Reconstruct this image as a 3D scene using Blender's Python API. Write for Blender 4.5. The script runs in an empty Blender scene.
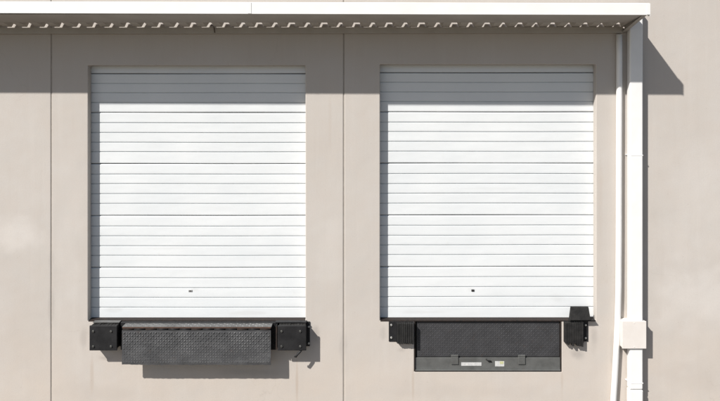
import bpy, bmesh, math, random
from mathutils import Vector, Matrix
random.seed(7)
sc = bpy.context.scene
C = sc.collection
PPM = 88.5          # photograph pixels per metre on the wall plane (y = 0)
D = 7.6             # camera distance from the wall
VX, VY, GY = 360.0, 90.0, 427.0
CAMZ = (GY - VY) / PPM

def X(px): return (px - 360.0) / PPM
def Z(py): return (GY - py) / PPM
def wx(px, p): return (px - VX) / PPM * (1 - p / D)
def wz(py, p): return CAMZ + (VY - py) / PPM * (1 - p / D)

# ------------------------------------------------------------------ helpers
def obj(name, bm, mat, parent=None, smooth=False, bevel=0.0, seg=2):
    me = bpy.data.meshes.new(name)
    bmesh.ops.recalc_face_normals(bm, faces=bm.faces)
    bm.to_mesh(me); bm.free()
    o = bpy.data.objects.new(name, me)
    C.objects.link(o)
    if mat is not None:
        me.materials.append(mat)
    if smooth:
        for f in me.polygons: f.use_smooth = True
    if bevel:
        b = o.modifiers.new('Bevel', 'BEVEL'); b.width = bevel; b.segments = seg
        b.limit_method = 'ANGLE'; b.angle_limit = math.radians(40)
    if parent: o.parent = parent; o.location = -parent.location
    return o

def thing(name, label, cat, loc=(0, 0, 0), group=None):
    o = bpy.data.objects.new(name, None); C.objects.link(o)
    o.location = loc; o.empty_display_size = .2
    o['label'] = label; o['category'] = cat
    if group: o['group'] = group
    return o

def bm_box(bm, x0, x1, y0, y1, z0, z1, taper=None):
    v = [bm.verts.new(c) for c in ((x0,y0,z0),(x1,y0,z0),(x1,y1,z0),(x0,y1,z0),
                                   (x0,y0,z1),(x1,y0,z1),(x1,y1,z1),(x0,y1,z1))]
    for f in ((0,3,2,1),(4,5,6,7),(0,1,5,4),(1,2,6,5),(2,3,7,6),(3,0,4,7)):
        bm.faces.new([v[i] for i in f])
    return v

def box(x0, x1, y0, y1, z0, z1):
    bm = bmesh.new(); bm_box(bm, x0, x1, y0, y1, z0, z1); return bm

def extrude_profile(bm, pts, x0, x1, axis='x'):
    """closed polygon pts [(y,z)] extruded along x"""
    a = [bm.verts.new((x0, y, z)) for y, z in pts]
    b = [bm.verts.new((x1, y, z)) for y, z in pts]
    n = len(pts)
    for i in range(n):
        j = (i + 1) % n
        bm.faces.new((a[i], b[i], b[j], a[j]))
    bm.faces.new(a); bm.faces.new(list(reversed(b)))

def disc(bm, cx, cy, cz, r, h, n=12, dome=True):
    """bolt head whose axis is -y, base at y=cy"""
    rings = [(r, 0), (r, h * .55), (r * .72, h)] if dome else [(r, 0), (r, h)]
    prev = None
    for rr, hh in rings:
        ring = [bm.verts.new((cx + rr * math.cos(2*math.pi*k/n), cy - hh, cz + rr * math.sin(2*math.pi*k/n))) for k in range(n)]
        if prev:
            for k in range(n):
                bm.faces.new((prev[k], prev[(k+1) % n], ring[(k+1) % n], ring[k]))
        prev = ring
    bm.faces.new(prev)

def tube(bm, pts, r, n=16):
    pts = [Vector(p) for p in pts]
    rings = []
    for i, p in enumerate(pts):
        d = (pts[min(i+1, len(pts)-1)] - pts[max(i-1, 0)]).normalized()
        u = d.orthogonal().normalized() if abs(d.x) > .9 else d.cross(Vector((1, 0, 0))).normalized()
        w = d.cross(u).normalized()
        rings.append([bm.verts.new(p + r * (math.cos(2*math.pi*k/n) * u + math.sin(2*math.pi*k/n) * w)) for k in range(n)])
    for a, b in zip(rings, rings[1:]):
        for k in range(n):
            bm.faces.new((a[k], a[(k+1) % n], b[(k+1) % n], b[k]))
    bm.faces.new(rings[0]); bm.faces.new(rings[-1])

def grid_solid(bm, xs, zs, y0, y1, hole):
    """slab between y0 (front) and y1 with the cells where hole(cx,cz) is true left out"""
    V = {}
    def vert(i, j, k):
        if (i, j, k) not in V:
            V[(i, j, k)] = bm.verts.new((xs[i], (y0, y1)[k], zs[j]))
        return V[(i, j, k)]
    nx, nz = len(xs) - 1, len(zs) - 1
    solid = [[not hole((xs[i]+xs[i+1])/2, (zs[j]+zs[j+1])/2) for j in range(nz)] for i in range(nx)]
    S = lambda i, j: 0 <= i < nx and 0 <= j < nz and solid[i][j]
    for i in range(nx):
        for j in range(nz):
            if not S(i, j): continue
            for k in (0, 1):
                bm.faces.new([vert(i, j, k), vert(i+1, j, k), vert(i+1, j+1, k), vert(i, j+1, k)])
            if not S(i-1, j): bm.faces.new([vert(i, j, 0), vert(i, j, 1), vert(i, j+1, 1), vert(i, j+1, 0)])
            if not S(i+1, j): bm.faces.new([vert(i+1, j, 0), vert(i+1, j, 1), vert(i+1, j+1, 1), vert(i+1, j+1, 0)])
            if not S(i, j-1): bm.faces.new([vert(i, j, 0), vert(i, j, 1), vert(i+1, j, 1), vert(i+1, j, 0)])
            if not S(i, j+1): bm.faces.new([vert(i, j+1, 0), vert(i, j+1, 1), vert(i+1, j+1, 1), vert(i+1, j+1, 0)])

# ------------------------------------------------------------------ materials
class NT:
    def __init__(self, name):
        self.m = bpy.data.materials.new(name); self.m.use_nodes = True
        self.t = self.m.node_tree; self.t.nodes.clear()
        self.out = self.n('ShaderNodeOutputMaterial'); self.b = self.n('ShaderNodeBsdfPrincipled')
        self.l(self.b.outputs[0], self.out.inputs[0])
        self.geo = self.n('ShaderNodeNewGeometry')      # world position: surfaces here never move
    def n(self, t, **k):
        x = self.t.nodes.new(t)
        for a, v in k.items(): setattr(x, a, v)
        return x
    def l(self, a, b): self.t.links.new(a, b)
    def map(self, scale=(1, 1, 1), rot=(0, 0, 0), loc=(0, 0, 0)):
        m = self.n('ShaderNodeMapping'); self.l(self.geo.outputs['Position'], m.inputs[0])
        m.inputs['Scale'].default_value = scale; m.inputs['Rotation'].default_value = rot
        m.inputs['Location'].default_value = loc
        return m.outputs[0]
    def noise(self, vec, scale, detail=4, rough=.55):
        x = self.n('ShaderNodeTexNoise'); self.l(vec, x.inputs['Vector'])
        x.inputs['Scale'].default_value = scale; x.inputs['Detail'].default_value = detail
        x.inputs['Roughness'].default_value = rough
        return x.outputs['Fac']
    def ramp(self, fac, lo, hi, a=0.0, b=1.0):
        x = self.n('ShaderNodeMapRange'); self.l(fac, x.inputs['Value'])
        x.inputs['From Min'].default_value = lo; x.inputs['From Max'].default_value = hi
        x.inputs['To Min'].default_value = a; x.inputs['To Max'].default_value = b
        return x.outputs[0]
    def mix(self, fac, a, b, mode='MIX'):
        x = self.n('ShaderNodeMix', data_type='RGBA', blend_type=mode)
        if isinstance(fac, (int, float)): x.inputs[0].default_value = fac
        else: self.l(fac, x.inputs[0])
        for s, v in ((x.inputs[6], a), (x.inputs[7], b)):
            if isinstance(v, tuple): s.default_value = (*v, 1)
            else: self.l(v, s)
        return x.outputs[2]
    def math(self, op, a, b=0.0):
        x = self.n('ShaderNodeMath', operation=op)
        for s, v in ((x.inputs[0], a), (x.inputs[1], b)):
            if isinstance(v, (int, float)): s.default_value = v
            else: self.l(v, s)
        return x.outputs[0]
    def bump(self, h, dist, strength=1.0, prev=None):
        x = self.n('ShaderNodeBump'); self.l(h, x.inputs['Height'])
        x.inputs['Distance'].default_value = dist; x.inputs['Strength'].default_value = strength
        if prev is not None: self.l(prev, x.inputs['Normal'])
        return x.outputs[0]
    def spot(self, cx, cz, rx, rz, soft=1.0):
        """a patch of its own shape on the wall, 1 in its middle and 0 outside"""
        m = self.map((1/rx, 0, 1/rz), loc=(-cx/rx, 0, -cz/rz))
        nz = self.n('ShaderNodeTexNoise'); self.l(self.geo.outputs['Position'], nz.inputs['Vector'])
        nz.inputs['Scale'].default_value = 3.0; nz.inputs['Detail'].default_value = 5
        x = self.n('ShaderNodeVectorMath', operation='LENGTH'); self.l(m, x.inputs[0])
        d = self.math('ADD', x.outputs['Value'], self.ramp(nz.outputs['Fac'], .3, .7, -.35*soft, .35*soft))
        r = self.n('ShaderNodeMapRange', interpolation_type='SMOOTHSTEP'); self.l(d, r.inputs['Value'])
        r.inputs['From Min'].default_value = .1; r.inputs['From Max'].default_value = 1.0
        r.inputs['To Min'].default_value = 1; r.inputs['To Max'].default_value = 0
        return r.outputs[0]
    def fin(self, color, rough=.6, metal=0.0, normal=None, spec=None):
        if isinstance(color, tuple): self.b.inputs['Base Color'].default_value = (*color, 1)
        else: self.l(color, self.b.inputs['Base Color'])
        if isinstance(rough, (int, float)): self.b.inputs['Roughness'].default_value = rough
        else: self.l(rough, self.b.inputs['Roughness'])
        self.b.inputs['Metallic'].default_value = metal
        if spec is not None: self.b.inputs['Specular IOR Level'].default_value = spec
        if normal is not None: self.l(normal, self.b.inputs['Normal'])
        return self.m

def simple(name, a, b, scale=8, rough=.6, metal=0.0, bump=.001, bscale=120, spec=None):
    t = NT(name); v = t.map()
    c = t.mix(t.ramp(t.noise(v, scale, 5), .3, .7), a, b)
    return t.fin(c, rough, metal, t.bump(t.noise(v, bscale, 3), bump), spec)

def wall_material():
    t = NT('painted_concrete'); v = t.map()
    big = t.ramp(t.noise(v, .9, 3), .32, .68)
    c = t.mix(big, (.485, .452, .415), (.516, .484, .450))
    mid = t.ramp(t.noise(t.map(loc=(4, 1, 9)), 5.5, 6, .62), .35, .70)
    c = t.mix(t.math('MULTIPLY', mid, .40), c, (.500, .445, .395))
    # washed-out rain streaks
    st = t.ramp(t.noise(t.map((14, 1, .8)), 1.0, 5, .6), .53, .75)
    c = t.mix(t.math('MULTIPLY', st, .16), c, (.43, .385, .34))
    st2 = t.ramp(t.noise(t.map((9, 1, .5), loc=(3, 0, 5)), 1.0, 5, .6), .55, .8)
    c = t.mix(t.math('MULTIPLY', st2, .25), c, (.61, .57, .53))
    # warm dust low down, near the levellers
    gr = t.n('ShaderNodeSeparateXYZ'); t.l(t.geo.outputs['Position'], gr.inputs[0])
    low = t.ramp(gr.outputs['Z'], 1.5, .5)
    low = t.math('MULTIPLY', low, t.ramp(t.noise(t.map(loc=(1, 5, 2)), 2.2, 5), .30, .65, .25, 1))
    c = t.mix(t.math('MULTIPLY', low, .40), c, (.58, .495, .415))
    # rubbed, paler patches
    for px, py, rx, rz, k in ((710, 300, .9, .55, .38), (10, 235, .45, .28, .50), (700, 200, .7, 1.1, .18),
                              (330, 250, .25, .7, .20), (70, 250, .22, 1.2, .18)):
        c = t.mix(t.math('MULTIPLY', t.spot(X(px), Z(py), rx, rz), k), c, (.65, .615, .58))
    # greyer, dirtier patches
    for px, py, rx, rz, k in ((690, 378, .55, .22, .30), (110, 395, .7, .18, .30), (480, 392, 1.2, .14, .25),
                              (20, 330, .4, .5, .2), (700, 130, .35, .22, .15)):
        c = t.mix(t.math('MULTIPLY', t.spot(X(px), Z(py), rx, rz, 1.4), k), c, (.44, .39, .345))
    # thin run marks
    for px, py, rx, rz, k in ((297, 380, .02, .45, .30), (92, 372, .03, .3, .25), (413, 385, .02, .3, .25),
                              (600, 200, .05, .9, .12), (562, 384, .02, .25, .2), (330, 120, .03, .5, .12)):
        c = t.mix(t.math('MULTIPLY', t.spot(X(px), Z(py), rx, rz, .8), k), c, (.36, .26, .18))
    # black rubber smears round the bumpers, drip marks under the canopy beam
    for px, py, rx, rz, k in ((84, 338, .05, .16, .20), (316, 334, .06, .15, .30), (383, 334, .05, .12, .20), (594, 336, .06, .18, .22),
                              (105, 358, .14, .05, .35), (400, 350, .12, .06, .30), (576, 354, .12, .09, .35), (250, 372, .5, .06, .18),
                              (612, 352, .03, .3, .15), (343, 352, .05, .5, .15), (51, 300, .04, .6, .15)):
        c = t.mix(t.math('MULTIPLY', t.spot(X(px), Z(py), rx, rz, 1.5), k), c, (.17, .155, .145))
    fine = t.ramp(t.noise(t.map(loc=(2, 8, 1)), 55, 3, .7), .35, .7)
    c = t.mix(t.math('MULTIPLY', fine, .16), c, (.42, .375, .33))
    # hairline cracks
    wv = t.n('ShaderNodeTexVoronoi', feature='DISTANCE_TO_EDGE')
    wp = t.n('ShaderNodeVectorMath', operation='ADD'); t.l(t.map((.55, 1, .3), loc=(.3, 0, .2)), wp.inputs[0])
    wn = t.n('ShaderNodeTexNoise'); t.l(v, wn.inputs['Vector']); wn.inputs['Scale'].default_value = 3; wn.inputs['Detail'].default_value = 6
    ws = t.n('ShaderNodeVectorMath', operation='SCALE'); t.l(wn.outputs['Color'], ws.inputs[0]); ws.inputs['Scale'].default_value = .22
    t.l(ws.outputs[0], wp.inputs[1]); t.l(wp.outputs[0], wv.inputs['Vector']); wv.inputs['Scale'].default_value = 1
    ck = t.math('MULTIPLY', t.ramp(wv.outputs['Distance'], .0022, .0006), t.ramp(t.noise(t.map(loc=(6, 6, 6)), 1.2, 2), .52, .60))
    c = t.mix(t.math('MULTIPLY', ck, .12), c, (.27, .23, .19))
    # pin holes and specks
    vo = t.n('ShaderNodeTexVoronoi'); t.l(v, vo.inputs['Vector']); vo.inputs['Scale'].default_value = 9
    pit = t.ramp(vo.outputs['Distance'], .05, .02)
    c = t.mix(t.math('MULTIPLY', pit, .35), c, (.26, .21, .17))
    n = t.bump(t.noise(v, 90, 4), .0011)
    n = t.bump(t.noise(v, 2.2, 2), .006, 1, n)
    return t.fin(c, .85, 0, n, .25)

def door_material():
    t = NT('white_door_enamel'); v = t.map()
    c = t.mix(t.ramp(t.noise(v, 1.6, 4), .35, .65), (.66, .685, .695), (.70, .72, .725))
    sc_ = t.ramp(t.noise(t.map((3, 1, 40)), 1.0, 5, .65), .58, .80)
    c = t.mix(t.math('MULTIPLY', sc_, .25), c, (.62, .62, .60))
    d = t.ramp(t.noise(t.map(loc=(7, 2, 3)), 7, 7, .7), .62, .80)
    c = t.mix(t.math('MULTIPLY', d, .22), c, (.52, .50, .46))
    for px, py, rx, rz, k in ((112, 313, .14, .035, .16), (250, 316, .5, .025, .14), (430, 315, .45, .025, .14), (560, 302, .10, .07, .12),
                              (150, 250, .5, .02, .07), (500, 190, .6, .02, .07), (474, 292, .06, .03, .16), (192, 292, .06, .03, .14)):
        c = t.mix(t.math('MULTIPLY', t.spot(X(px), Z(py), rx, rz, 1.5), k), c, (.36, .34, .31))
    n = t.bump(t.noise(t.map((.9, 1, 2.4)), 2.0, 2), .005)
    n = t.bump(t.noise(v, 260, 2), .0004, 1, n)
    return t.fin(c, .5, 0, n, .3)

def tread_material(name, base, worn, wornamt=.5, rough=.5):
    t = NT(name); v = t.map()
    c = t.mix(t.ramp(t.noise(v, 6, 6, .65), .35, .68), base, tuple(x*1.5 for x in base))
    w = t.ramp(t.noise(t.map((2.2, 1, 6), loc=(2, 0, 1)), 2.5, 6, .7), .48, .72)
    c = t.mix(t.math('MULTIPLY', w, wornamt), c, worn)
    r = t.ramp(t.noise(t.map(loc=(9, 0, 4)), 9, 6, .7), .60, .75)
    c = t.mix(t.math('MULTIPLY', r, .35), c, (.10, .055, .030))
    return t.fin(c, rough, .35, t.bump(t.noise(v, 180, 3), .001), .5)

M = {}
M['wall'] = wall_material()
M['door'] = door_material()
M['white'] = simple('white_painted_steel', (.74, .74, .72), (.80, .80, .78), 3, .5, 0, .0006, 60)
M['pvc'] = simple('white_pipe_paint', (.76, .755, .74), (.81, .805, .79), 6, .45, 0, .0006, 60)
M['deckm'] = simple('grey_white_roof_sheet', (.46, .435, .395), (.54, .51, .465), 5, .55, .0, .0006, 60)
M['ledger'] = simple('grey_painted_beam', (.36, .335, .30), (.43, .405, .37), 4, .6, 0, .0008, 60)
M['boxm'] = simple('cream_box_paint', (.68, .635, .59), (.72, .68, .64), 9, .6, 0, .0006, 90)
M['rubber'] = simple('black_rubber', (.010, .010, .010), (.026, .025, .024), 14, .75, 0, .003, 60, .3)
M['blacksteel'] = simple('black_painted_steel', (.010, .010, .011), (.022, .022, .023), 10, .55, 0, .0012, 80, .3)
M['bolt'] = simple('galvanised_bolt', (.35, .35, .33), (.55, .55, .52), 60, .45, .5, .0005, 90)
M['rust'] = simple('rusty_steel', (.045, .026, .018), (.085, .045, .030), 30, .85, 0, .002, 90)
M['darkrust'] = simple('dark_rusty_steel', (.008, .006, .005), (.024, .013, .009), 25, .8, 0, .002, 90)
M['lug'] = simple('scuffed_lug_tops', (.075, .078, .082), (.36, .36, .36), 5, .42, .5, .0004, 90)
M['darklug'] = simple('dull_lug_tops', (.045, .045, .048), (.11, .11, .115), 5, .5, .2, .0004, 90)
M['topplate'] = tread_material('walked_on_steel', (.11, .11, .108), (.22, .22, .215), .6)
M['dimbolt'] = simple('dirty_bolt', (.06, .06, .057), (.15, .15, .14), 60, .5, .5, .0005, 90)
M['tread'] = tread_material('worn_tread_steel', (.066, .067, .070), (.16, .162, .165), .6)
M['darktread'] = tread_material('dark_tread_steel', (.046, .046, .049), (.085, .085, .088), .5, .6)
M['channel'] = tread_material('grey_channel_paint', (.110, .112, .108), (.16, .16, .155), .4, .6)
M['sealant'] = simple('dark_joint_sealant', (.31, .28, .245), (.38, .345, .305), 20, .9, 0, .001, 60)
M['seal'] = simple('door_bottom_rubber', (.012, .010, .009), (.03, .02, .016), 30, .85)
M['tagw'] = simple('white_sticker', (.46, .46, .46), (.62, .62, .60), 60, .5)
M['tagy'] = simple('yellow_sticker_ink', (.46, .47, .22), (.52, .52, .33), 60, .5)
M['asphalt'] = simple('yard_concrete', (.095, .078, .062), (.14, .118, .095), 2, .9, 0, .004, 60)
M['floor'] = simple('dock_concrete', (.20, .19, .18), (.26, .25, .24), 4, .85)
M['lockg'] = simple('grey_lock_plate', (.28, .28, .28), (.36, .36, .36), 30, .5, .2)
M['lockd'] = simple('dark_lock_plate', (.03, .03, .035), (.06, .06, .065), 30, .5, .2)

# ------------------------------------------------------------------ setting
g = obj('ground', box(-60, 60, -60, 60, -.3, 0), M['asphalt']); g['kind'] = 'structure'
fl = obj('dock_floor', box(X(-250), X(1250), .26, 9.0, Z(430), Z(322)), M['floor']); fl['kind'] = 'structure'

# ------------------------------------------------------------------ wall
WT = .095                                   # thickness of the wall at the door openings
TOP = Z(-260)
L0, L1, R0, R1 = X(88), X(305.5), X(380), X(596)
HEAD_L, HEAD_R, SILL = Z(65.5), Z(64.5), Z(320.5)
PIT = (X(414.2), X(561.5), Z(371.5), Z(320.5))
wall = thing('warehouse_wall', 'beige painted concrete warehouse wall of tall joined panels around both white doors', 'wall', (0, 0, 0))
J1, J2, GAP = X(51.3), X(343.8), .0055

def panel(x0, x1, holes):
    xs = sorted({x0, x1, *[h[0] for h in holes], *[h[1] for h in holes]})
    zs = sorted({-.05, TOP, *[h[2] for h in holes], *[h[3] for h in holes]})
    bm = bmesh.new()
    grid_solid(bm, xs, zs, 0, WT, lambda cx, cz: any(h[0] < cx < h[1] and h[2] < cz < h[3] for h in holes))
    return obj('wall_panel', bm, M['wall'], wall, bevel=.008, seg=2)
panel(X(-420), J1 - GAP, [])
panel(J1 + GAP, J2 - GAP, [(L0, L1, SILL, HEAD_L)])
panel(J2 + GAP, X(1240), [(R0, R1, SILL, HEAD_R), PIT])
for j in (J1, J2):
    bm = bmesh.new(); bm_box(bm, j - GAP + .0005, j + GAP - .0005, .006, WT - .01, -.05, TOP)
    obj('joint_sealant', bm, M['sealant'], wall)
# the building behind: side walls and roof of the shell so no light comes from inside
shell = bmesh.new()
bm_box(shell, X(-420), X(1240), 9.0, 9.2, 0, TOP)
bm_box(shell, X(-420), X(1240), WT + .004, 8.996, TOP - .2, TOP)
bm_box(shell, X(-420), X(-420) + .2, WT + .004, 8.996, 0, TOP - .204)
bm_box(shell, X(1240) - .2, X(1240), WT + .004, 8.996, 0, TOP - .204)
obj('rear_shell', shell, M['wall'], wall)

# ------------------------------------------------------------------ dock doors
def door(label, x0, x1, head, majors, lock_px, lock_mat, lock_w):
    p = -WT - .004
    t = thing('dock_door', label, 'door', ((x0 + x1) / 2, WT, SILL), 'white sectional dock doors')
    f = 1 - p / D
    zz = [CAMZ + (VY - m) / PPM * f for m in majors]
    y = WT + .004
    xa, xb = x0 - .05, x1 + .05
    for i in range(len(zz) - 1):
        zt, zb = zz[i], zz[i+1]
        h = zt - zb
        if i == 0: lines = []
        elif i == 1: lines = [.247, .49, .74]
        else: lines = [.199, .387, .577, .765]
        lines = [zt - h * q + random.uniform(-.003, .003) for q in lines]
        th = .045
        off = random.uniform(-.0015, .0015)
        yy = y + off
        pts = [(yy + .016, zt - .0026), (yy + .005, zt - .0065), (yy, zt - .013)]
        for z in lines:
            w = .0062; dpt = .0130
            pts += [(yy, z + .022), (yy + .0006, z + w), (yy + dpt, z + w * .75), (yy + dpt, z - w * .45), (yy + .0005, z - w * .75), (yy, z - .015)]
        pts += [(yy, zb + .022), (yy + .0006, zb + .011), (yy + .006, zb + .0055), (yy + .016, zb + .0026), (yy + th, zb + .0026), (yy + th, zt - .0026)]
        bm = bmesh.new()
        # several slices along x so that the sheet can be very slightly wavy
        n = 18
        rings = []
        ph = random.uniform(0, 6.28); sl = random.uniform(-.0014, .0014)
        for k in range(n + 1):
            u = k / n; xx = xa + (xb - xa) * u
            dz = .0012 * math.sin(3.1 * u * 2 + ph) + sl * (u - .5) * 2
            rings.append([bm.verts.new((xx, a, b + dz)) for a, b in pts])
        m = len(pts)
        for k in range(n):
            for q in range(m):
                r = (q + 1) % m
                bm.faces.new((rings[k][q], rings[k+1][q], rings[k+1][r], rings[k][r]))
        bm.faces.new(rings[0]); bm.faces.new(list(reversed(rings[-1])))
        obj('door_section', bm, M['door'], t)
    # bottom rubber seal under the last section
    zb = zz[-1]
    bm = bmesh.new(); bm_box(bm, xa, xb, y + .006, y + .04, zb - .022, zb - .003)
    obj('bottom_seal', bm, M['seal'], t, bevel=.003)
    lx = lock_px[0]; lz = CAMZ + (VY - lock_px[1]) / PPM * f
    cx = (lx - VX) / PPM * f
    bm = bmesh.new(); bm_box(bm, cx - lock_w / 2, cx + lock_w / 2, y - .006, y + .004, lz - .012, lz + .012)
    lk = obj('lock_slot', bm, lock_mat, t, bevel=.003)
    bm = bmesh.new(); bm_box(bm, cx - lock_w * .28, cx + lock_w * .28, y - .0075, y - .002, lz - .004, lz + .004)
    s = obj('keyhole', bm, M['seal'], lk)
    s.location = (0, 0, 0)
    return t
door('left white sectional door, above the hanging tread-plate lip with a bumper at each side', L0, L1, HEAD_L,
     [56, 73.8, 112.7, 163.9, 215.7, 267.7, 319.2], (190.5, 290.8), M['lockg'], .045)
door('right white sectional door, above the flat pit leveller set into the wall', R0, R1, HEAD_R,
     [55, 72.8, 112.1, 163.4, 215.2, 266.8, 318.6], (472.8, 290.4), M['lockd'], .034)

# ------------------------------------------------------------------ canopy
PF = .66                                     # how far the front edge stands off the wall
cx0, cx1 = X(-330), X(624.6)
canopy = thing('dock_canopy', 'long white flat canopy with corrugated underside over both dock doors', 'canopy', (X(360), 0, Z(33)))
zw, zf = Z(27.2), Z(18.2)                    # underside of the deck at the wall and at the front
sk = .012                                    # the beam sits a touch higher at the right
# corrugated deck
prof = []                                    # (x, height) along the wall
x = cx1 - .0064
pitch = 16.2 / PPM; wide = True; hgt = .052
pts = [(x, 0)]
while x > cx0 + .2:
    tw, bw = (.060, .108) if wide else (.026, .092)
    flat = pitch - bw
    c = x - flat / 2 - bw / 2
    pts += [(c + bw/2, 0), (c + tw/2, hgt), (c - tw/2, hgt), (c - bw/2, 0)]
    x -= pitch; wide = not wide
pts.append((x, 0))
bm = bmesh.new()
ya, yb = -.0155, -(PF - .035)
N = 6
rows = []
for k in range(N + 1):
    u = k / N
    yy = ya + (yb - ya) * u; zz = zw + (zf - zw) * u
    rows.append([bm.verts.new((px, yy, zz + h + (random.uniform(-.0015, .0015) if 0 < k < N else 0))) for px, h in pts])
for a, b in zip(rows, rows[1:]):
    for q in range(len(pts) - 1):
        bm.faces.new((a[q], a[q+1], b[q+1], b[q]))
o = obj('roof_deck', bm, M['deckm'], canopy)
s = o.modifiers.new('Solidify', 'SOLIDIFY'); s.thickness = .0016; s.offset = 1
# wall beam that carries the deck
def skew_box(x0, x1, y0, y1, z0, z1, dl, dr):
    bm = bmesh.new(); v = bm_box(bm, x0, x1, y0, y1, z0, z1)
    for q in v: q.co.z += dl + (dr - dl) * (q.co.x - x0) / (x1 - x0)
    return bm
obj('wall_beam', skew_box(cx0, X(621.5), -.042, -.0015, Z(33.8), Z(27.6), -.010, .004), M['ledger'], canopy, bevel=.003)
# front fascia: folded white sheet with a small return at top and bottom
bm = bmesh.new()
z0, z1 = wz(14.6, PF), wz(2.9, PF)
pr = [(-PF, z0), (-PF, z1 - .006), (-PF + .006, z1), (-PF + .045, z1 + .001), (-PF + .045, z1 - .004), (-PF + .006, z1 - .006),
      (-PF + .004, z0 + .005), (-PF + .040, z0 + .004), (-PF + .040, z0)]
segs = [cx0, X(-60), X(258), X(640) - .2, cx1]
for a, b in zip(segs, segs[1:]):
    extrude_profile(bm, pr, a + .0006, b - .0006)
for v in bm.verts: v.co.z += .016 - .020 * (v.co.x - X(0)) / (X(648) - X(0))
obj('fascia', bm, M['white'], canopy)
# lap strips over the fascia joints
for sx in (X(258), X(640) - .2):
    bm = bmesh.new(); bm_box(bm, sx - .004, sx + .03, -PF - .0035, -PF - .0005, z0 + .003, z1 - .004)
    for v in bm.verts: v.co.z += .016 - .020 * (v.co.x - X(0)) / (X(648) - X(0))
    obj('fascia_joint', bm, M['white'], canopy)
# flat folded tray running in from the fascia under the deck
bm = bmesh.new()
tz0 = wz(14.6, PF) + .006
extrude_profile(bm, [(-PF + .041, tz0), (-.235, Z(24.4) - .004), (-.235, Z(24.4) - .0015), (-PF + .041, tz0 + .0025)], cx0 + .01, cx1 - .048)
obj('soffit_tray', bm, M['ledger'], canopy)
# end rafter (rake): channel running out from the wall at the right end
bm = bmesh.new()
pp = [(-.0015, Z(33.3)), (-PF + .048, Z(20.6)), (-PF + .048, Z(11.2)), (-.26, Z(8.2)), (-.0015, Z(11.0))]
extrude_profile(bm, pp, cx1 - .006, cx1)
extrude_profile(bm, [(-.0015, Z(33.3)), (-PF + .048, Z(20.6)), (-PF + .048, Z(20.6) + .004), (-.0015, Z(33.3) + .004)], cx1 - .046, cx1 - .0062)
obj('end_rafter', bm, M['ledger'], canopy)
bm = bmesh.new(); bm_box(bm, cx1 + .0005, cx1 + .006, -PF - .001, -PF + .05, z0 - .014, z1 - .006)
obj('end_cap', bm, M['white'], canopy, bevel=.0015)
# loose wire end hanging over the beam
bm = bmesh.new()
tube(bm, [(X(211), -.052, Z(26.2)), (X(213.5), -.055, Z(25.8)), (X(215), -.053, Z(27.5)), (X(215.6), -.050, Z(33.2))], .0045, 8)
obj('loose_wire', bm, M['rust'], canopy, smooth=True)
# ------------------------------------------------------------------ pipes
dp = thing('downpipe', 'wide white rectangular downpipe running down the wall beside the canopy end', 'downpipe', (X(633), 0, 0))
PX0, PX1, PD = wx(629.8, .11), wx(643.2, .11), .11
def pipe_seg(za, zb, g=0.0):
    bm = bmesh.new(); bm_box(bm, PX0 - g, PX1 + g, -PD - g, -.018, za, zb); return bm
obj('pipe', pipe_seg(Z(385.5), Z(9)), M['pvc'], dp, bevel=.016, seg=4)
obj('pipe', pipe_seg(.10, Z(385.8), .002), M['pvc'], dp, bevel=.016, seg=4)
for zc, dx in ((Z(154.5), .012), (Z(379), .008)):
    bm = bmesh.new(); bm_box(bm, PX0 - .010, PX1 + .002, -PD - .002, -.001, zc - .004, zc + .004)
    for v in bm.verts:
        if v.co.x < PX0 and v.co.y < -.05: v.co.x += .020
    obj('strap', bm, M['pvc'], dp, bevel=.002)
# thin conduit
cd = thing('conduit', 'thin white round conduit left of the downpipe, bending left near the bottom', 'pipe', (X(617), 0, 0))
bm = bmesh.new()
r = .033
path = []
for py, px in ((34.4, 619.6), (60, 619.8), (150, 619.5), (240, 619.3), (290, 619.0), (320, 618.2), (350, 616.9), (380, 615.2), (401, 613.9), (433, 611.9)):
    path.append((wx(px, .05), -.036, wz(py, .05)))
tube(bm, path, r, 20)
obj('pipe', bm, M['pvc'], cd, smooth=True)
# junction box
jb = thing('junction_box', 'square cream metal junction box over the downpipe near the ground', 'junction box', (X(632), 0, Z(350)))
bx0, bx1, bz0, bz1, bd = wx(622.3, .13), wx(646.4, .13), wz(348.6, .13), wz(321.2, .13), .13
obj('housing', box(bx0 + .004, bx1 - .004, -bd + .012, -.001, bz0 + .004, bz1 - .004), M['boxm'], jb, bevel=.004)
obj('cover', box(bx0, bx1, -bd, -bd + .0115, bz0, bz1), M['boxm'], jb, bevel=.003)
bm = bmesh.new()
disc(bm, (bx0 + bx1)/2, -bd, bz0 + .02, .006, .003); obj('screw', bm, M['boxm'], jb)
bm = bmesh.new(); disc(bm, (bx0 + bx1)/2, -bd, bz1 - .02, .006, .003); obj('screw', bm, M['boxm'], jb)

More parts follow.
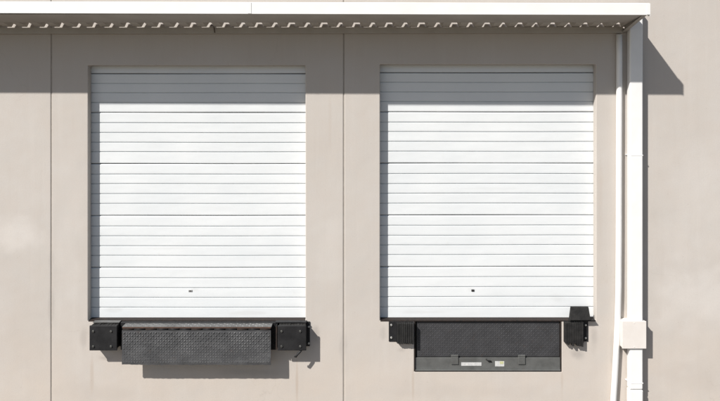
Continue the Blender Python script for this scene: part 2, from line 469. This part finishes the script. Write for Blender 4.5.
# ------------------------------------------------------------------ tread pattern
def lozenges(bm, x0, x1, z0, z1, pitch, y, hgt, horiz=False, L=.030, W=.009):
    """raised diamond lugs in alternating directions, on a plate facing -y (or facing up)"""
    nx = int((x1 - x0) / pitch); nz = int((z1 - z0) / pitch)
    for i in range(nx):
        for j in range(nz):
            cx = x0 + pitch * (i + .5) + ((x1 - x0) - nx * pitch) / 2
            cz = z0 + pitch * (j + .5) + ((z1 - z0) - nz * pitch) / 2
            a = math.radians(45 if (i + j) % 2 else -45)
            ca, sa = math.cos(a), math.sin(a)
            L2, W2 = L / 2, W / 2
            def P(u, w, h):
                xx, zz = cx + u * ca - w * sa, cz + u * sa + w * ca
                return (xx, zz, y + h) if horiz else (xx, y - h, zz)
            vs = [bm.verts.new(P(u, w, 0)) for u, w in ((-L2, 0), (0, -W2), (L2, 0), (0, W2))]
            tp = [bm.verts.new(P(u, w, hgt)) for u, w in ((-L2*.55, 0), (0, -W2*.5), (L2*.55, 0), (0, W2*.5))]
            for q in range(4):
                bm.faces.new((vs[q], vs[(q+1) % 4], tp[(q+1) % 4], tp[q])).material_index = 1
            bm.faces.new(tp).material_index = 1

# ------------------------------------------------------------------ left leveller (lip hangs outside)
LP = .18
lx0, lx1 = wx(122, LP), wx(270.8, LP)
lev = thing('dock_leveller', 'worn grey tread-plate dock leveller with its lip hanging in front of the wall', 'dock leveller', ((lx0+lx1)/2, 0, Z(370)))
ztop = Z(321.6)
bm = bmesh.new(); bm_box(bm, lx0 - .004, lx1 + .003, -LP + .016, WT + .12, ztop - .016, ztop)
lozenges(bm, lx0, lx1, -LP + .02, .0, .036, ztop, .0025, True)
obj('deck_plate', bm, M['topplate'], lev).data.materials.append(M['lug'])
bm = bmesh.new(); bm_box(bm, lx0, lx1, -LP + .002, -LP + .0155, ztop - .014, ztop - .001)
obj('rusty_edge', bm, M['rust'], lev, bevel=.002)
# hinge barrels
n = 13; L = (lx1 - lx0) / n
for k in range(n):
    bm = bmesh.new(); e = .003 if k % 2 else .005
    rr = .0085 if k % 2 else .010
    tube(bm, [(lx0 + L*k + e, -LP + .012, ztop - .026), (lx0 + L*(k+1) - e, -LP + .012, ztop - .026)], rr, 10)
    obj('hinge_barrel', bm, M['blacksteel'] if k % 2 or k in (4, 8) else M['darkrust'], lev, smooth=True)
# hanging lip with lugs, bottom edge slightly chewed
zl0, zl1 = wz(364.6, LP), ztop - .036
bm = bmesh.new()
n = 60
fr, bk = [], []
for k in range(n + 1):
    u = k / n; xx = lx0 + (lx1 - lx0) * u
    dz = random.uniform(-.003, .003) + (.006 if u < .12 else 0) * (1 - u / .12)
    fr.append((bm.verts.new((xx, -LP, zl1)), bm.verts.new((xx, -LP - .006, zl0 + .03)), bm.verts.new((xx, -LP - .004, zl0 + dz))))
    bk.append((bm.verts.new((xx, -LP + .016, zl1)), bm.verts.new((xx, -LP + .010, zl0 + .03)), bm.verts.new((xx, -LP + .010, zl0 + dz))))
for k in range(n):
    for q in (0, 1):
        bm.faces.new((fr[k][q], fr[k+1][q], fr[k+1][q+1], fr[k][q+1]))
        bm.faces.new((bk[k][q], bk[k][q+1], bk[k+1][q+1], bk[k+1][q]))
    bm.faces.new((fr[k][2], fr[k+1][2], bk[k+1][2], bk[k][2]))
    bm.faces.new((fr[k][0], bk[k][0], bk[k+1][0], fr[k+1][0]))
for k in (0, n):
    bm.faces.new((fr[k][0], fr[k][1], bk[k][1], bk[k][0])); bm.faces.new((fr[k][1], fr[k][2], bk[k][2], bk[k][1]))
lozenges(bm, lx0 + .008, lx1 - .008, zl0 + .008, zl1 - .004, .029, -LP - .0015, .0070, L=.031, W=.0105)
obj('lip', bm, M['tread'], lev).data.materials.append(M['lug'])
# front beam of the frame behind the lip
obj('frame', box(lx0 - .062, lx1 + .050, -.05, -.001, ztop - .30, Z(320.9)), M['blacksteel'], lev, bevel=.004)
# steel edge along the sill of the left door
bm = bmesh.new(); bm_box(bm, L0 + .004, L1 - .004, -.003, WT + .10, Z(320.6) - .007, Z(320.5) + .003)
obj('sill_angle', bm, M['darkrust'], lev)

# ------------------------------------------------------------------ bumpers of the left door
def steel_bumper(label, x0, x1, flange_l, flange_r, group):
    p = .15
    z1, z0 = Z(320.9), wz(350.6, p)
    t = thing('dock_bumper', label, 'dock bumper', ((x0+x1)/2, 0, z0), group)
    obj('mounting_plate', box(x0 - flange_l, x1 + flange_r, -.012, -.001, z0 - .004, z1 - .004), M['blacksteel'], t, bevel=.002)
    obj('top_plate', box(x0 - flange_l + .004, x1 - .006, -.062, -.0015, z1 + .0005, z1 + .008), M['topplate'] if flange_r < .025 else M['blacksteel'], t)
    # rubber core of vertical pads
    bm = bmesh.new()
    n = 9; w = (x1 - x0 - .02) / n
    for k in range(n):
        a = x0 + .01 + w * k
        bm_box(bm, a + .001, a + w - .001, -p + .016, -.0125, z0 + .008 + random.uniform(-.004, .004), z1 - .006 + random.uniform(-.003, .003))
    obj('rubber_pad', bm, M['rubber'], t, bevel=.002)
    fp = obj('face_plate', box(x0, x1, -p, -p + .0155, z0, z1), M['blacksteel'], t, bevel=.006)
    for bx in (.045, (x1 - x0) - .065):
        for bz in (z0 + .048, z1 - .062):
            bm = bmesh.new(); disc(bm, x0 + bx, -p, bz, .0135, .010)
            obj('bolt', bm, M['dimbolt'], t)
    return t, z0, z1, p
A0, A1 = wx(89.3, .15), wx(117.0, .15)
B0, B1 = wx(277.6, .15), wx(306.2, .15)
GB = 'dock bumpers beside the levellers'
t, z0, z1, p = steel_bumper('black steel-faced bumper left of the hanging lip, under the left door', A0, A1, .0, .022, GB)
t, z0, z1, p = steel_bumper('black steel-faced bumper right of the hanging lip, with a loose hook below it', B0, B1, .040, .030, GB)
# angle bracket with a rusty edge at its left, and bolts on the back plate
obj('side_bracket', box(B0 - .018, B0 - .010, -.135, -.0125, z0 + .004, z1 - .006), M['blacksteel'], t, bevel=.001)
obj('bracket_edge', box(B0 - .022, B0 - .006, -.141, -.1355, z0 + .006, z1 - .010), M['darkrust'], t, bevel=.001)
for bx, bz in ((B0 - .030, z0 + .03), (B0 - .030, z1 - .05), (B1 + .018, z0 + .03), (B1 + .018, z1 - .06)):
    bm = bmesh.new(); disc(bm, bx, -.012, bz, .012, .009); obj('bolt', bm, M['bolt'], t)
bm = bmesh.new()
hx = X(300)
tube(bm, [(hx + .035, -.12, z0 + .01), (hx + .015, -.135, z0 - .015), (hx - .015, -.14, z0 - .045), (hx - .035, -.14, z0 - .072), (hx - .045, -.135, z0 - .068)], .0125, 8)
obj('hook', bm, M['blacksteel'], t, smooth=True)

# ------------------------------------------------------------------ right leveller (stored in its pit)
a0, a1, b0, b1 = PIT
rl = thing('dock_leveller', 'flat dark grey dock leveller in the wall pit, white stickers on its lower channel', 'dock leveller', ((a0+a1)/2, 0, b0))
def frame_ring(bm, x0, x1, z0, z1, w, ya, yb):
    bm_box(bm, x0, x0 + w, ya, yb, z0, z1); bm_box(bm, x1 - w, x1, ya, yb, z0, z1)
    bm_box(bm, x0 + w, x1 - w, ya, yb, z0, z0 + w); 
bm = bmesh.new(); frame_ring(bm, a0 + .002, a1 - .002, b0 + .002, b1 - .004, .010, -.003, WT - .01)
obj('pit_frame', bm, M['darkrust'], rl, bevel=.0015)
i0, i1 = a0 + .030, a1 - .018
zc = Z(357.6)
bm = bmesh.new(); bm_box(bm, i0, i1, .022, .040, zc + .006, Z(322.5))
lozenges(bm, i0 + .01, i1 - .01, zc + .012, Z(323), .026, .022, .0045, L=.022, W=.007)
obj('lip', bm, M['darktread'], rl).data.materials.append(M['darklug'])
obj('pit_back', box(a0 + .013, a1 - .013, WT - .03, WT - .012, b0 + .013, b1 - .02), M['blacksteel'], rl)
bm = bmesh.new()
bm_box(bm, a0 + .0125, a1 - .0125, .010, .030, b0 + .0125, zc - .004)
bm_box(bm, a0 + .0125, a1 - .0125, -.012, .0095, b0 + .0125, b0 + .022)
obj('lower_channel', bm, M['channel'], rl, bevel=.002)
for px in (454.6, 521.6):
    k = bmesh.new(); bm_box(k, X(px - 3.4), X(px + 3.7), -.001, .0095, Z(364.3), Z(354.8))
    bm_box(k, X(px - 3.4), X(px + 3.7), -.006, -.0015, Z(356.0), Z(354.8))
    obj('lip_keeper', k, M['channel'], rl, bevel=.003)
obj('sticker', box(X(461.3), X(481.6), .0085, .0097, Z(366.0), Z(362.6)), M['tagw'], rl)
sk_ = obj('sticker', box(X(495.2), X(504.4), .0085, .0097, Z(366.6), Z(361.4)), M['tagw'], rl)
ys = obj('yellow_patch', box(X(500.0), X(503.6), .0077, .0084, Z(364.2), Z(361.6)), M['tagy'], sk_)
ys.location = (0, 0, 0)
bm = bmesh.new(); tube(bm, [(X(486), .004, Z(359.2)), (X(488), -.004, Z(360.6)), (X(491.2), .004, Z(361.4))], .008, 8)
obj('pull_loop', bm, M['blacksteel'], rl, smooth=True)
bm = bmesh.new(); bm_box(bm, R0 + .004, R1 - .004, -.003, WT + .10, Z(320.6) - .007, Z(320.5) + .003)
obj('sill_angle', bm, M['darkrust'], rl)

# ------------------------------------------------------------------ bumpers of the right door (laminated rubber)
def pads_bumper(label, x0, x1, fl0, fl1, ztop, zbot, ragged, bolt_x, bolts):
    p = .062
    t = thing('dock_bumper', label, 'dock bumper', ((x0+x1)/2, 0, zbot), GB)
    bm = bmesh.new()
    n = 8; w = (x1 - x0) / n
    for k in range(n):
        a = x0 + w * k
        bm_box(bm, a + .0012, a + w - .0012, -p + random.uniform(-.003, .003), -.009,
               zbot - (random.uniform(0, ragged) if k else 0), ztop - random.uniform(0, .006))
    obj('rubber_pad', bm, M['rubber'], t, bevel=.0025)
    bm = bmesh.new(); bm_box(bm, fl0, fl1, -.0085, -.001, zbot + .004, ztop)
    inner = x0 - .007 if fl0 < x0 else x1 + .001
    bm_box(bm, inner, inner + .006, -p + .01, -.009, zbot + .006, ztop - .002)
    obj('mounting_angle', bm, M['blacksteel'], t, bevel=.001)
    for bz in bolts:
        bm = bmesh.new(); disc(bm, bolt_x, -.0085, bz, .0125, .010)
        obj('bolt', bm, M['bolt'], t)
    return t
pads_bumper('low black rubber bumper left of the pit leveller, under the right door', wx(397, .06), X(413.4), wx(388.8, .01), X(413.4),
            Z(321.4), Z(341.5), .012, X(391.3), (Z(324.6), Z(337.2)))
tb = pads_bumper('black rubber bumper with frayed bottom right of the pit leveller, under the dark raised cap', X(563.5), wx(583.5, .06), X(563.5), wx(588.2, .01),
            Z(320.6), Z(341.5), .038, X(585.2), (Z(324.6), Z(337.6)))
# raised cap on top of it
cap = thing('bumper_cap', 'dark trapezoid rubber cap on the frayed bumper, before the right door corner', 'bumper cap', (X(578), -.03, Z(320)))
p = .05
bm = bmesh.new()
zz0, zz1 = wz(319.6, p), wz(307.0, p)
q0, q1, r0, r1 = wx(569.6, p), wx(590.2, p), wx(571.0, p), wx(588.8, p)
f = [bm.verts.new(c) for c in ((q0, -.075, zz0), (q1, -.075, zz0), (r1, -.045, zz1), (r0, -.045, zz1))]
b = [bm.verts.new(c) for c in ((q0, -.012, zz0), (q1, -.012, zz0), (r1, -.020, zz1), (r0, -.020, zz1))]
bm.faces.new(f); bm.faces.new(b[::-1])
for k in range(4): bm.faces.new((f[k], f[(k+1) % 4], b[(k+1) % 4], b[k]))
obj('cap_block', bm, M['rubber'], cap, bevel=.006)
obj('foot_strip', box(wx(568.6, .03), wx(594.2, .03), -.06, -.003, zz0 - .014, zz0 - .001), M['rubber'], cap, bevel=.003)

# ------------------------------------------------------------------ camera, light, sky
cam = bpy.data.cameras.new('camera'); co = bpy.data.objects.new('camera', cam); C.objects.link(co)
co.location = (0, -D, CAMZ); co.rotation_euler = (math.radians(90), 0, 0)
cam.sensor_width = 36; cam.sensor_fit = 'HORIZONTAL'
cam.lens = 36 * PPM * D / 720
cam.shift_y = -(200.5 - VY) / 720
cam.clip_end = 500; cam.clip_start = .05
sc.camera = co

to_sun = Vector((-1.0, -1.0, 1.26)).normalized()
sl = bpy.data.lights.new('sun', 'SUN'); sl.energy = 4.9; sl.angle = math.radians(.8); sl.color = (1, .96, .91)
so = bpy.data.objects.new('sun', sl); C.objects.link(so); so.location = (-4, -6, 9)
so.rotation_euler = (-to_sun).to_track_quat('-Z', 'Y').to_euler()
w = bpy.data.worlds.new('World'); sc.world = w; w.use_nodes = True
nt = w.node_tree; nt.nodes.clear()
sky = nt.nodes.new('ShaderNodeTexSky'); sky.sky_type = 'NISHITA'; sky.sun_disc = False
sky.sun_elevation = math.asin(to_sun.z); sky.sun_rotation = math.atan2(to_sun.x, to_sun.y)
bg = nt.nodes.new('ShaderNodeBackground'); bg.inputs[1].default_value = .068
ow = nt.nodes.new('ShaderNodeOutputWorld')
nt.links.new(sky.outputs[0], bg.inputs[0]); nt.links.new(bg.outputs[0], ow.inputs[0])

sc.render.engine = 'CYCLES'
sc.render.resolution_x = 1024; sc.render.resolution_y = 570
sc.view_settings.view_transform = 'Standard'; sc.view_settings.look = 'None'
sc.view_settings.exposure = .35; sc.view_settings.gamma = 1
sc.view_settings.use_curve_mapping = False
sc.cycles.max_bounces = 8
